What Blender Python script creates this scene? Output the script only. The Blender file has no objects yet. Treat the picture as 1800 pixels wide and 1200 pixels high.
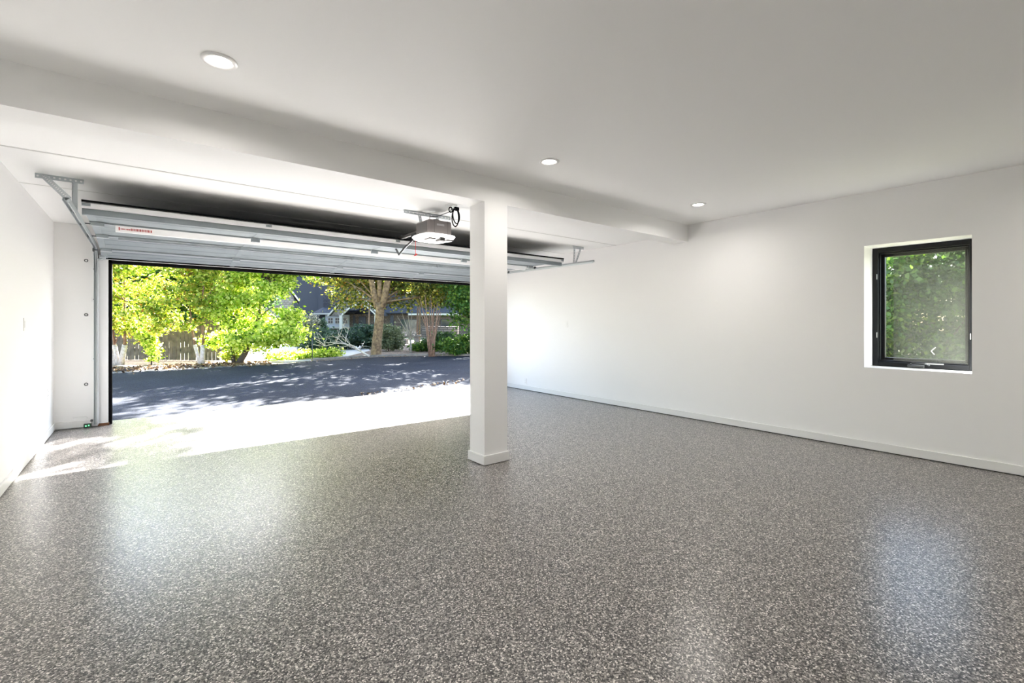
import bpy, bmesh, math, random
import numpy as np
from mathutils import Vector, Matrix
sc = bpy.context.scene
col = sc.collection
PI = math.pi
random.seed(7)

# ------------------------------------------------------------------ camera
F_PX, CAM_H, TH = 816.0, 1.30, math.atan(650 / 816.0)
cam_d = bpy.data.cameras.new('camera')
cam_d.sensor_fit = 'HORIZONTAL'; cam_d.sensor_width = 36.0
cam_d.lens = F_PX * 36.0 / 1800.0
cam_d.shift_y = -32.0 / 1800.0
cam_d.clip_start = 0.05; cam_d.clip_end = 400
cam = bpy.data.objects.new('camera', cam_d); col.objects.link(cam)
cam.location = (0, 0, CAM_H); cam.rotation_euler = (PI / 2, 0, -TH)
sc.camera = cam

# ------------------------------------------------------------------ sky, sun, exposure
SUN_AZ, SUN_EL = math.radians(32), math.radians(35.5)     # azimuth from +Y towards +X
world = bpy.data.worlds.new('sky'); sc.world = world; world.use_nodes = True
wn = world.node_tree.nodes; wl = world.node_tree.links; wn.clear()
sky = wn.new('ShaderNodeTexSky'); sky.sky_type = 'NISHITA'; sky.sun_disc = False
sky.sun_elevation = SUN_EL; sky.sun_rotation = SUN_AZ; sky.air_density = 1.0; sky.dust_density = 1.6; sky.ozone_density = 1.0
bg = wn.new('ShaderNodeBackground'); bg.inputs['Strength'].default_value = 0.62
wo = wn.new('ShaderNodeOutputWorld')
wl.new(sky.outputs[0], bg.inputs[0]); wl.new(bg.outputs[0], wo.inputs[0])
sun_d = bpy.data.lights.new('sun', 'SUN'); sun_d.energy = 50.0; sun_d.angle = math.radians(0.6); sun_d.color = (1.0, 0.985, 0.965)
sun = bpy.data.objects.new('sun', sun_d); col.objects.link(sun)
sdir = Vector((math.sin(SUN_AZ) * math.cos(SUN_EL), math.cos(SUN_AZ) * math.cos(SUN_EL), math.sin(SUN_EL)))
sun.rotation_euler = sdir.to_track_quat('Z', 'Y').to_euler(); sun.location = (10, 20, 20)
LAMP_W = 5.0
vs = sc.view_settings; sc.display_settings.display_device = 'sRGB'
vs.view_transform = 'Standard'; vs.look = 'None'; vs.gamma = 1; vs.use_curve_mapping = False; vs.exposure = 1.03
cy = sc.cycles
cy.max_bounces = 14; cy.diffuse_bounces = 12; cy.glossy_bounces = 4; cy.transmission_bounces = 6; cy.transparent_max_bounces = 8
cy.sample_clamp_indirect = 12.0; cy.caustics_reflective = True; cy.blur_glossy = 0.5; cy.caustics_refractive = False
cy.use_denoising = True

# ------------------------------------------------------------------ helpers
FW = (math.sin(TH), math.cos(TH)); RT = (math.cos(TH), -math.sin(TH))
def at(px, d, z=0.0):            # a point of the ground, by bearing and distance from the garage
    l = (px - 900) / F_PX * d
    return Vector((d * FW[0] + l * RT[0], d * FW[1] + l * RT[1], z))

def tag(o, label=None, cat=None, group=None, kind=None):
    if label: o['label'] = label
    if cat: o['category'] = cat
    if group: o['group'] = group
    if kind: o['kind'] = kind
    return o
def empty(name, loc=(0, 0, 0), rz=0, label=None, cat=None, group=None, kind=None):
    o = bpy.data.objects.new(name, None); o.empty_display_size = 0.1
    o.location = loc; o.rotation_euler = (0, 0, rz); col.objects.link(o)
    return tag(o, label, cat, group, kind)

class MB:
    """collects shapes and links them as one mesh object"""
    def __init__(s): s.bm = bmesh.new()
    def box(s, x0, x1, y0, y1, z0, z1, bev=0.0, m=None):
        r = bmesh.ops.create_cube(s.bm, size=1)
        vv = r['verts']
        for v in vv:
            v.co = Vector(((x0 + x1) / 2 + v.co.x * (x1 - x0), (y0 + y1) / 2 + v.co.y * (y1 - y0), (z0 + z1) / 2 + v.co.z * (z1 - z0)))
        if bev > 0:
            ee = list({e for v in vv for e in v.link_edges})
            g = bmesh.ops.bevel(s.bm, geom=ee, offset=bev, segments=2, profile=.5, affect='EDGES')
            vv = list({v for f in g['faces'] for v in f.verts} | {v for v in vv if v.is_valid})
        if m is not None:
            for v in vv: v.co = m @ v.co
        return s
    def bar(s, a, b, w, h, bev=0.0, up=(0, 0, 1)):
        a = Vector(a); b = Vector(b); z = (b - a); L = z.length; z.normalize()
        u = Vector(up); x = u.cross(z)
        if x.length < 1e-4: x = Vector((1, 0, 0)).cross(z)
        x.normalize(); y = z.cross(x)
        m = Matrix((x, y, z)).transposed().to_4x4(); m.translation = a
        return s.box(-w / 2, w / 2, -h / 2, h / 2, 0, L, bev, m)
    def tube(s, pts, r, n=8, cap=True):
        pts = [Vector(p) for p in pts]
        if not isinstance(r, (list, tuple)): r = [r] * len(pts)
        rings = []; prev = None
        for i, p in enumerate(pts):
            t = (pts[min(i + 1, len(pts) - 1)] - pts[max(i - 1, 0)]).normalized()
            if prev is None:
                u = t.orthogonal().normalized()
            else:
                u = (prev - t * prev.dot(t)).normalized()
            prev = u; w = t.cross(u)
            rings.append([s.bm.verts.new(p + (u * math.cos(2 * PI * k / n) + w * math.sin(2 * PI * k / n)) * r[i]) for k in range(n)])
        for a, b in zip(rings, rings[1:]):
            for k in range(n):
                f = s.bm.faces.new((a[k], a[(k + 1) % n], b[(k + 1) % n], b[k])); f.smooth = True
        if cap:
            s.bm.faces.new(rings[0][::-1]); s.bm.faces.new(rings[-1])
        return s
    def lathe(s, prof, c=(0, 0, 0), n=32, axis='Z'):
        c = Vector(c); rings = []
        for r, z in prof:
            ring = []
            for k in range(n):
                a = 2 * PI * k / n; p = Vector((r * math.cos(a), r * math.sin(a), z))
                if axis == 'Y': p = Vector((p.x, p.z, p.y))
                if axis == 'X': p = Vector((p.z, p.y, p.x))
                ring.append(s.bm.verts.new(c + p))
            rings.append(ring)
        for a, b in zip(rings, rings[1:]):
            for k in range(n): s.bm.faces.new((a[k], a[(k + 1) % n], b[(k + 1) % n], b[k])).smooth = True
        return s
    def poly(s, pts, depth=None):
        vv = [s.bm.verts.new(Vector(p)) for p in pts]
        f = s.bm.faces.new(vv)
        if depth is not None:
            g = bmesh.ops.extrude_face_region(s.bm, geom=[f])
            bmesh.ops.translate(s.bm, verts=[v for v in g['geom'] if isinstance(v, bmesh.types.BMVert)], vec=Vector(depth))
        return s
    def sphere(s, c, r, sub=2, sc3=(1, 1, 1)):
        g = bmesh.ops.create_icosphere(s.bm, subdivisions=sub, radius=r)
        for v in g['verts']: v.co = Vector(c) + Vector((v.co.x * sc3[0], v.co.y * sc3[1], v.co.z * sc3[2]))
        return s
    def build(s, name, mat, parent=None, label=None, cat=None, group=None, kind=None):
        bmesh.ops.recalc_face_normals(s.bm, faces=s.bm.faces[:])
        me = bpy.data.meshes.new(name); s.bm.to_mesh(me); s.bm.free()
        if mat: me.materials.append(mat)
        o = bpy.data.objects.new(name, me); col.objects.link(o)
        if parent: o.parent = parent
        return tag(o, label, cat, group, kind)

def children(o): return [c for c in bpy.data.objects if c.parent == o]
def copy_tree(o, parent=None):
    c = o.copy(); col.objects.link(c); c.parent = parent
    for ch in children(o): copy_tree(ch, c)
    return c

# ------------------------------------------------------------------ materials
def mat(name, color=(.8, .8, .8), rough=.5, metal=0.0, spec=.5, emit=None, estr=0, bump=None, noise=None, coat=0):
    m = bpy.data.materials.new(name); m.use_nodes = True
    N = m.node_tree.nodes; L = m.node_tree.links; b = N['Principled BSDF']
    b.inputs['Base Color'].default_value = (*color, 1); b.inputs['Roughness'].default_value = rough
    b.inputs['Metallic'].default_value = metal; b.inputs['Specular IOR Level'].default_value = spec
    b.inputs['Coat Weight'].default_value = coat
    if emit:
        b.inputs['Emission Color'].default_value = (*emit, 1); b.inputs['Emission Strength'].default_value = estr
    if noise:                     # (scale, other colour, sharpness)
        t = N.new('ShaderNodeTexCoord'); n = N.new('ShaderNodeTexNoise'); n.inputs['Scale'].default_value = noise[0]; n.inputs['Detail'].default_value = 6
        r = N.new('ShaderNodeValToRGB'); r.color_ramp.elements[0].position = .5 - noise[2]; r.color_ramp.elements[1].position = .5 + noise[2]
        r.color_ramp.elements[0].color = (*color, 1); r.color_ramp.elements[1].color = (*noise[1], 1)
        L.new(t.outputs['Object'], n.inputs['Vector']); L.new(n.outputs[0], r.inputs[0]); L.new(r.outputs[0], b.inputs['Base Color'])
    if bump:                      # (scale, strength, distance)
        t = N.new('ShaderNodeTexCoord'); n = N.new('ShaderNodeTexNoise'); n.inputs['Scale'].default_value = bump[0]; n.inputs['Detail'].default_value = 4
        k = N.new('ShaderNodeBump'); k.inputs['Strength'].default_value = bump[1]; k.inputs['Distance'].default_value = bump[2]
        L.new(t.outputs['Object'], n.inputs['Vector']); L.new(n.outputs[0], k.inputs['Height']); L.new(k.outputs[0], b.inputs['Normal'])
    return m

def ramp(N, stops, interp='LINEAR'):
    r = N.new('ShaderNodeValToRGB'); r.color_ramp.interpolation = interp
    e = r.color_ramp.elements
    while len(e) > 1: e.remove(e[-1])
    e[0].position = stops[0][0]; e[0].color = (*stops[0][1], 1)
    for p, c in stops[1:]:
        x = e.new(p); x.color = (*c, 1)
    return r

def flake_floor():
    m = bpy.data.materials.new('flake_epoxy'); m.use_nodes = True
    N = m.node_tree.nodes; L = m.node_tree.links; b = N['Principled BSDF']
    t = N.new('ShaderNodeTexCoord')
    v = N.new('ShaderNodeTexVoronoi'); v.inputs['Scale'].default_value = 175; v.inputs['Randomness'].default_value = 1
    s = N.new('ShaderNodeSeparateColor')
    r = ramp(N, [(0, (.012, .011, .011)), (.18, (.065, .060, .057)), (.38, (.160, .146, .137)), (.60, (.288, .266, .249)), (.78, (.49, .458, .43)), (.92, (.84, .80, .76))], 'CONSTANT')
    L.new(t.outputs['Object'], v.inputs['Vector']); L.new(v.outputs['Color'], s.inputs[0]); L.new(s.outputs[0], r.inputs[0])
    L.new(r.outputs[0], b.inputs['Base Color'])
    # the clear top coat: slow waviness and a fine orange-peel over the chips
    n = N.new('ShaderNodeTexNoise'); n.inputs['Scale'].default_value = 55; n.inputs['Detail'].default_value = 3
    L.new(t.outputs['Object'], n.inputs['Vector'])
    ma = N.new('ShaderNodeMath'); ma.operation = 'MULTIPLY_ADD'; ma.inputs[1].default_value = .35
    L.new(s.outputs[1], ma.inputs[0]); L.new(n.outputs[0], ma.inputs[2])
    k = N.new('ShaderNodeBump'); k.inputs['Strength'].default_value = .35; k.inputs['Distance'].default_value = .0015
    L.new(ma.outputs[0], k.inputs['Height']); L.new(k.outputs[0], b.inputs['Normal'])
    b.inputs['Roughness'].default_value = .285; b.inputs['Specular IOR Level'].default_value = .72
    return m

def asphalt():
    m = bpy.data.materials.new('asphalt'); m.use_nodes = True
    N = m.node_tree.nodes; L = m.node_tree.links; b = N['Principled BSDF']
    t = N.new('ShaderNodeTexCoord')
    v = N.new('ShaderNodeTexVoronoi'); v.inputs['Scale'].default_value = 95
    s = N.new('ShaderNodeSeparateColor')
    r = ramp(N, [(0, (.005, .007, .012)), (.5, (.011, .015, .025)), (.85, (.023, .028, .042)), (1, (.06, .065, .08))])
    n = N.new('ShaderNodeTexNoise'); n.inputs['Scale'].default_value = .7; n.inputs['Detail'].default_value = 5
    mx = N.new('ShaderNodeMix'); mx.data_type = 'RGBA'; mx.blend_type = 'MULTIPLY'; mx.inputs[0].default_value = 1
    r2 = ramp(N, [(.35, (.8, .8, .82)), (.65, (1.15, 1.12, 1.1))])
    L.new(t.outputs['Object'], v.inputs['Vector']); L.new(v.outputs['Color'], s.inputs[0]); L.new(s.outputs[0], r.inputs[0])
    L.new(t.outputs['Object'], n.inputs['Vector']); L.new(n.outputs[0], r2.inputs[0])
    L.new(r.outputs[0], mx.inputs[6]); L.new(r2.outputs[0], mx.inputs[7]); L.new(mx.outputs[2], b.inputs['Base Color'])
    k = N.new('ShaderNodeBump'); k.inputs['Strength'].default_value = .6; k.inputs['Distance'].default_value = .004
    L.new(s.outputs[1], k.inputs['Height']); L.new(k.outputs[0], b.inputs['Normal'])
    b.inputs['Roughness'].default_value = .9; b.inputs['Specular IOR Level'].default_value = .15
    return m

def leaf_mat(name, stops, trans=.55, rough=.5):
    m = bpy.data.materials.new(name); m.use_nodes = True
    N = m.node_tree.nodes; L = m.node_tree.links
    for n in list(N): N.remove(n)
    o = N.new('ShaderNodeOutputMaterial'); g = N.new('ShaderNodeNewGeometry')
    r = ramp(N, stops); L.new(g.outputs['Random Per Island'], r.inputs[0])
    d = N.new('ShaderNodeBsdfPrincipled'); d.inputs['Roughness'].default_value = rough; d.inputs['Specular IOR Level'].default_value = .35
    tr = N.new('ShaderNodeBsdfTranslucent'); mx = N.new('ShaderNodeMixShader'); mx.inputs[0].default_value = trans
    L.new(r.outputs[0], d.inputs['Base Color'])
    hs = N.new('ShaderNodeHueSaturation'); hs.inputs['Saturation'].default_value = 1.1; hs.inputs['Value'].default_value = 1.35
    L.new(r.outputs[0], hs.inputs['Color']); L.new(hs.outputs[0], tr.inputs[0])
    L.new(d.outputs[0], mx.inputs[1]); L.new(tr.outputs[0], mx.inputs[2]); L.new(mx.outputs[0], o.inputs[0])
    return m

def brick_mat(name, c1, c2, mortar, scale, bw=.5, rh=.25, ms=.02, rough=.85):
    m = bpy.data.materials.new(name); m.use_nodes = True
    N = m.node_tree.nodes; L = m.node_tree.links; b = N['Principled BSDF']; b.inputs['Roughness'].default_value = rough
    t = N.new('ShaderNodeTexCoord'); mp = N.new('ShaderNodeMapping'); mp.inputs['Rotation'].default_value = (-PI / 2, 0, 0)
    k = N.new('ShaderNodeTexBrick'); k.inputs['Scale'].default_value = scale
    k.inputs['Color1'].default_value = (*c1, 1); k.inputs['Color2'].default_value = (*c2, 1); k.inputs['Mortar'].default_value = (*mortar, 1)
    k.inputs['Brick Width'].default_value = bw; k.inputs['Row Height'].default_value = rh; k.inputs['Mortar Size'].default_value = ms
    L.new(t.outputs['Object'], mp.inputs[0]); L.new(mp.outputs[0], k.inputs['Vector']); L.new(k.outputs['Color'], b.inputs['Base Color'])
    return m

M = {}
M['paint'] = mat('white_wall_paint', (.88, .88, .875), .55, spec=.25, bump=(140, .05, .001))
M['ceil'] = mat('white_ceiling_paint', (.90, .90, .895), .7, spec=.2)
M['ceil2'] = mat('textured_ceiling_paint', (.88, .885, .88), .75, spec=.2, bump=(45, .25, .004))
M['trim'] = mat('white_trim_paint', (.80, .80, .79), .4, spec=.35)
M['board'] = mat('white_board', (.80, .81, .82), .5, spec=.3)
M['groove'] = mat('joint_grey', (.66, .66, .65), .8)
M['gap_shade'] = mat('painted_gap_shade', (.06, .055, .05), .9)
M['floor'] = flake_floor()
M['asphalt'] = asphalt()
M['black'] = mat('black_seal', (.003, .003, .0035), .8, spec=.1)
M['black_door'] = mat('black_door_skin', (.02, .021, .023), .5)
M['galv'] = mat('galvanised_steel', (.44, .48, .50), .42, .5, noise=(9, (.54, .58, .60), .18))
M['galv_back'] = mat('galvanised_panel_back', (.25, .29, .31), .5, .2, noise=(4, (.31, .35, .37), .2))
M['galv_white'] = mat('pale_steel_rail', (.88, .89, .90), .5, .0)
M['track'] = mat('track_steel', (.52, .56, .58), .38, .6)
M['hole'] = mat('punched_hole', (.8, .8, .8), .7)
M['hdw'] = mat('dark_steel', (.10, .105, .11), .4, .6)
M['plastic_dk'] = mat('dark_grey_plastic', (.10, .095, .092), .5)
M['plastic_br'] = mat('grey_brown_plastic', (.19, .17, .165), .45)
M['plate_lt'] = mat('light_grey_plate', (.34, .33, .33), .4)
M['lens'] = mat('lit_lens', (1, 1, 1), .4, emit=(1.0, .97, .93), estr=1.7)
M['lamp'] = mat('downlight_lens', (1, 1, 1), .4, emit=(1.0, .93, .82), estr=12.0)
M['ring'] = mat('white_ring', (.88, .87, .86), .35)
M['white_pl'] = mat('white_plastic', (.86, .86, .85), .35)
M['red'] = mat('red_cord', (.75, .04, .03), .6)
M['wood'] = mat('bare_wood', (.20, .09, .045), .8)
M['green_led'] = mat('green_led', (.05, .5, .15), .4, emit=(.25, 1, .5), estr=.7)
M['pcb'] = mat('dark_green_box', (.01, .04, .02), .4)
M['label'] = mat('white_label', (.9, .88, .88), .5)
M['label_red'] = mat('red_print', (.45, .08, .08), .5)
M['wire'] = mat('white_wire', (.75, .75, .74), .5)
M['win_frame'] = mat('black_window_frame', (.006, .007, .009), .45, spec=.3)
M['lock'] = mat('silver_lever', (.75, .75, .73), .3, .7)

def glass_mat():
    m = bpy.data.materials.new('window_glass'); m.use_nodes = True
    N = m.node_tree.nodes; L = m.node_tree.links
    for n in list(N): N.remove(n)
    o = N.new('ShaderNodeOutputMaterial'); tr = N.new('ShaderNodeBsdfTransparent'); gl = N.new('ShaderNodeBsdfGlossy'); gl.inputs['Roughness'].default_value = .02
    fr = N.new('ShaderNodeFresnel'); ge = N.new('ShaderNodeNewGeometry'); ma = N.new('ShaderNodeMath'); ma.operation = 'MULTIPLY_ADD'; ma.inputs[1].default_value = -.8333; ma.inputs[2].default_value = 1.5
    L.new(ge.outputs['Backfacing'], ma.inputs[0]); L.new(ma.outputs[0], fr.inputs[0]); mx = N.new('ShaderNodeMixShader')
    tr.inputs[0].default_value = (.97, .98, .975, 1)
    L.new(fr.outputs[0], mx.inputs[0]); L.new(tr.outputs[0], mx.inputs[1]); L.new(gl.outputs[0], mx.inputs[2]); L.new(mx.outputs[0], o.inputs[0])
    return m
M['glass'] = glass_mat()
def screen_mat():
    m = bpy.data.materials.new('insect_screen'); m.use_nodes = True
    N = m.node_tree.nodes; L = m.node_tree.links
    for n in list(N): N.remove(n)
    o = N.new('ShaderNodeOutputMaterial'); tr = N.new('ShaderNodeBsdfTransparent'); d = N.new('ShaderNodeBsdfDiffuse'); d.inputs[0].default_value = (.22, .23, .20, 1)
    mx = N.new('ShaderNodeMixShader'); mx.inputs[0].default_value = .24
    L.new(tr.outputs[0], mx.inputs[1]); L.new(d.outputs[0], mx.inputs[2]); L.new(mx.outputs[0], o.inputs[0])
    return m
M['screen'] = screen_mat()

# outdoors
M['soil'] = mat('brown_mulch', (.10, .065, .045), .95, noise=(14, (.26, .19, .14), .12), bump=(20, .6, .03))
M['ground'] = mat('garden_ground', (.07, .10, .03), .95, noise=(6, (.20, .17, .09), .2), bump=(18, .5, .03))
M['gravel'] = mat('pale_gravel', (.10, .085, .07), .9, noise=(9, (.30, .27, .24), .1), bump=(60, .6, .02))
M['litter'] = leaf_mat('dry_leaves', [(0, (.03, .016, .01)), (.5, (.10, .055, .025)), (1, (.24, .16, .08))], .1)
M['concrete'] = mat('pale_concrete', (.42, .41, .39), .85, noise=(3, (.50, .49, .47), .2))
M['stone_kerb'] = mat('kerb_stone', (.13, .11, .09), .9, noise=(8, (.20, .175, .15), .15))
M['bark'] = mat('brown_bark', (.11, .068, .036), .9, noise=(10, (.25, .165, .085), .12), bump=(38, .8, .03))
M['bark_dk'] = mat('dark_bark', (.06, .045, .035), .9, bump=(30, .6, .02))
M['bark_red'] = mat('cinnamon_bark', (.15, .08, .05), .8, noise=(14, (.26, .155, .10), .15))
M['bark_gr'] = mat('grey_bark', (.20, .18, .15), .85, noise=(12, (.30, .28, .24), .15))
M['whitewash'] = mat('whitewashed_trunk', (.50, .44, .38), .8, noise=(20, (.38, .32, .27), .1))
M['deadwood'] = mat('pale_dead_branch', (.50, .45, .38), .9)
M['fence'] = mat('weathered_fence_wood', (.06, .052, .044), .9, noise=(5, (.13, .11, .09), .15))
M['leaf_yellow'] = leaf_mat('yellow_green_leaves', [(0, (.04, .09, .015)), (.25, (.18, .27, .03)), (.6, (.40, .46, .08)), (.86, (.50, .50, .16)), (.96, (.46, .30, .07)), (1, (.38, .17, .04))], .6)
M['leaf_lime'] = leaf_mat('lime_leaves', [(0, (.03, .08, .01)), (.25, (.24, .38, .04)), (.65, (.54, .60, .12)), (1, (.76, .76, .30))], .64)
M['leaf_maple'] = leaf_mat('turning_maple_leaves', [(0, (.03, .045, .012)), (.4, (.08, .105, .02)), (.72, (.22, .24, .04)), (.94, (.36, .30, .06)), (1, (.30, .14, .04))], .5)
M['leaf_green'] = leaf_mat('green_leaves', [(0, (.02, .06, .012)), (.5, (.055, .13, .02)), (1, (.16, .24, .04))], .45)
M['leaf_dark'] = leaf_mat('dark_green_leaves', [(0, (.015, .035, .012)), (.6, (.035, .075, .02)), (1, (.09, .16, .03))], .35)
M['leaf_conifer'] = leaf_mat('blue_green_needles', [(0, (.02, .045, .03)), (.6, (.045, .085, .05)), (1, (.09, .14, .08))], .25)
M['leaf_silver'] = leaf_mat('silvery_leaves', [(0, (.12, .13, .09)), (.6, (.26, .26, .20)), (1, (.40, .39, .31))], .35)
M['leaf_dusty'] = leaf_mat('dusty_green_leaves', [(0, (.07, .09, .05)), (.6, (.15, .18, .10)), (1, (.25, .28, .17))], .4)
M['navy'] = mat('slate_blue_siding', (.022, .026, .042), .8, bump=(3, .1, .02))
M['shingle'] = brick_mat('brown_cedar_shingles', (.10, .075, .06), (.17, .13, .105), (.03, .025, .02), 1.0, .28, .16, .015)
M['shingle_gr'] = brick_mat('grey_cedar_shingles', (.15, .14, .135), (.26, .245, .235), (.05, .045, .04), 1.0, .3, .17, .015)
M['shingle_dk'] = brick_mat('slate_grey_shingles', (.045, .042, .050), (.07, .066, .075), (.02, .02, .022), 1.0, .3, .17, .015)
M['stone'] = brick_mat('ledge_stone', (.13, .11, .09), (.24, .21, .175), (.04, .035, .03), 1.0, .55, .15, .02)
M['roof'] = mat('grey_roof_shingles', (.035, .036, .042), .9, noise=(10, (.07, .072, .08), .15))
M['house_trim'] = mat('cream_house_trim', (.52, .52, .48), .6)
M['house_blue'] = mat('pale_blue_panel', (.42, .46, .52), .6)
M['pane'] = mat('dark_window_pane', (.025, .035, .045), .08, spec=.8)
M['door_dk'] = mat('dark_blue_door', (.03, .033, .05), .5)

# ------------------------------------------------------------------ the room
XL, XR, YF, YB = -0.84, 5.85, 7.87, -2.6
ZI, ZO, BZ = 2.647, 2.53, 2.415
BY0, BY1 = 3.475, 3.715
JL, JR, OT = -0.34, 5.335, 2.115          # door opening
YO = 7.99                                # outer face of the front wall
WY0, WY1, WZ0, WZ1 = 0.69, 1.489, 0.845, 2.10
XO = XR + .42

MB().box(XL - .2, XR, YB, 8.185, -.25, 0).build('floor', M['floor'], kind='structure')
wall = lambda n, b, m='paint': b.build(n, M[m], kind='structure')
wall('wall_left', MB().box(XL - .25, XL, YB - .2, YO, -.02, 2.9))
wall('wall_right', MB().box(XR, XO, YB - .2, WY0, -.2, 2.9).box(XR, XO, WY1, YO, -.2, 2.9).box(XR, XO, WY0, WY1, -.2, WZ0).box(XR, XO, WY0, WY1, WZ1, 2.9))
wall('wall_back', MB().box(XL, XR, YB - .2, YB, -.02, 2.9))
wall('wall_front', MB().box(XL, JL - .0, YF, YO, -.02, 2.9).box(JR, XR, YF, YO, -.2, 2.9).box(JL, JR, YF, YO, OT, 2.9))
MB().box(XL, XR, YB, BY1 - .02, ZI, ZI + .3).build('ceiling', M['ceil'], kind='structure')
o = MB().box(XL, XR, BY1 - .02, YF, ZO, ZI + .3).build('ceiling', M['ceil2'], kind='structure')
for y, w in ((4.70, .022), (5.84, .012)):
    MB().box(XL, XR, y, y + w, ZO - .003, ZO + .004).build('trim_1', M['groove'], kind='structure')
MB().box(XL, XR, BY0, BY1, BZ, ZI + .05).build('trim_2', M['paint'], kind='structure')
# black seal frame round the opening
MB().box(JL, JL + .035, YF + .03, YO + .03, -.01, OT).box(JR - .035, JR, YF + .03, YO + .03, -.01, OT).box(JL, JR, YF + .03, YO + .03, OT - .04, OT).build('door_1', M['black'], kind='structure')
# white boards beside and over the opening, bare wood end under the board
MB().box(-.44, JL, YF - .025, YF, .035, OT + .06).box(-.44, JR + .1, YF - .025, YF, OT, OT + .06).box(JR, JR + .1, YF - .025, YF, .035, OT + .06).build('trim_3', M['board'], kind='structure')
MB().box(-.44, JL + .01, YF - .022, YF, 0, .035).build('trim_4', M['wood'], kind='structure')
MB().box(-.578, -.44, YF - .014, YF, .11, 2.3).build('trim_5', M['paint'], kind='structure')

def baseboard(name, x0, x1, y0, y1, axis, side):
    b = MB(); h = .09
    if axis == 'Y': b.box(x0, x1, y0, y1, .008, h, .004)
    else: b.box(x0, x1, y0, y1, .008, h, .004)
    return b.build(name, M['trim'], kind='structure')
baseboard('baseboard_left', XL, XL + .016, YB, YF, 'Y', 1)
baseboard('baseboard_right', XR - .016, XR, YB, YF, 'Y', -1)
baseboard('baseboard_front', XL, -.44, YF - .03, YF - .0, 'X', -1)
baseboard('baseboard_back', XL, XR, YB, YB + .016, 'X', 1)
MB().box(XL, XL + .010, YB, YF, 0, .009).box(XR - .010, XR, YB, YF, 0, .009).build('gap_shade_strip', M['gap_shade'], kind='structure')  # dark strips paint in the shadow line under the side baseboards

# column (one thing with its own baseboard)
CX0, CX1 = 2.447, 2.710
colu = empty('support_column', ((CX0 + CX1) / 2, (BY0 + BY1) / 2, 0), 0, 'square white column standing mid-floor under the ceiling beam', 'column')
cx, cyy = (CX1 - CX0) / 2, (BY1 - BY0) / 2
MB().box(-cx, cx, -cyy, cyy, 0, BZ).build('shaft', M['paint'], colu)
MB().box(-cx - .016, cx + .016, -cyy - .016, cyy + .016, .006, .09, .003).build('baseboard', M['trim'], colu)

# ------------------------------------------------------------------ ceiling downlights
def downlight(loc):
    r = empty('recessed_light', loc)
    MB().lathe([(.083, 0), (.083, -.004), (.079, -.009), (.060, -.008), (.057, -.004), (.054, -.002)], n=48).build('trim_ring', M['ring'], r)
    MB().lathe([(.0001, -.003), (.055, -.003)], n=40).build('lens', M['lamp'], r)
    ld = bpy.data.lights.new('bulb', 'AREA'); ld.shape = 'DISK'; ld.spread = math.radians(165); ld.size = .1; ld.energy = LAMP_W; ld.color = (1.0, .955, .90)
    l = bpy.data.objects.new('bulb', ld); col.objects.link(l); l.parent = r; l.location = (0, 0, -.010)
    return r
lights = [(.31, 2.80), (2.65, 2.83), (4.93, 2.80), (.31, -.55), (2.65, -.55), (4.93, -.55)]  # rear three are unseen lamps, added as fill for the room
labs = ['round recessed downlight nearest the left wall, largest of three in the ceiling',
        'lit recessed downlight in the ceiling just past the column top, middle of three',
        'small lit recessed downlight nearest the right wall, above the beam end',
        'added unseen fill downlight behind the viewer near the left wall', 'added unseen fill downlight behind the viewer in mid ceiling', 'added unseen fill downlight behind the viewer near the window wall']
for i, (x, y) in enumerate(lights):
    if i == 0: proto = downlight((x, y, ZI)); q = proto
    else: q = copy_tree(proto); q.location = (x, y, ZI)
    tag(q, labs[i], 'ceiling light', 'recessed downlights in the white ceiling')

# ------------------------------------------------------------------ window_1
win = empty('window_1', (XR + .28, (WY0 + WY1) / 2, WZ0), kind='structure')
hw, hh = (WY1 - WY0) / 2, WZ1 - WZ0
def ring(b, x0, x1, y, z0, z1, w):
    b.box(x0, x1, -y, -y + w, z0, z1, .003).box(x0, x1, y - w, y, z0, z1, .003).box(x0, x1, -y + w, y - w, z0, z0 + w, .003).box(x0, x1, -y + w, y - w, z1 - w, z1, .003)
    return b
ring(MB(), .0, .14, hw - .002, .002, hh - .002, .048).build('window_frame', M['win_frame'], win)
ring(MB(), .03, .075, hw - .048, .05, hh - .05, .014).build('screen_frame', M['win_frame'], win)
ring(MB(), .085, .135, hw - .048, .05, hh - .05, .042).build('sash', M['win_frame'], win)
MB().box(.104, .108, -hw + .085, hw - .085, .088, hh - .088).build('pane', M['glass'], win)
MB().box(.050, .0508, -hw + .060, hw - .17, .062, hh - .062).build('insect_screen', M['screen'], win)
# crank: folding handle on the bottom rail
cr = MB().box(-.040, .0, -.03, .10, .008, .036, .006).build('crank_cover', M['hdw'], win)
MB().tube([(-.03, .08, .03), (-.055, .06, .055), (-.055, -.03, .055), (-.04, -.06, .042)], .006).sphere((-.04, -.065, .042), .011).build('crank_handle', M['hdw'], cr)
MB().bar((-.004, -.03, .052), (-.004, -.17, .052), .006, .010).build('operator_arm', M['lock'], cr)
for s_, z in ((1, .33), (-1, .33), (1, .95)):
    MB().box(-.010, .0, s_ * (hw - .042) - .003, s_ * (hw - .042) + .003, z - .028, z + .028, .002).build('lock_lever', M['lock'], win)
MB().bar((.1005, -.095, .215), (.1005, -.06, .175), .003, .009).bar((.1005, -.06, .175), (.1005, -.085, .14), .003, .009).build('glass_sticker', M['label'], win)

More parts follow.
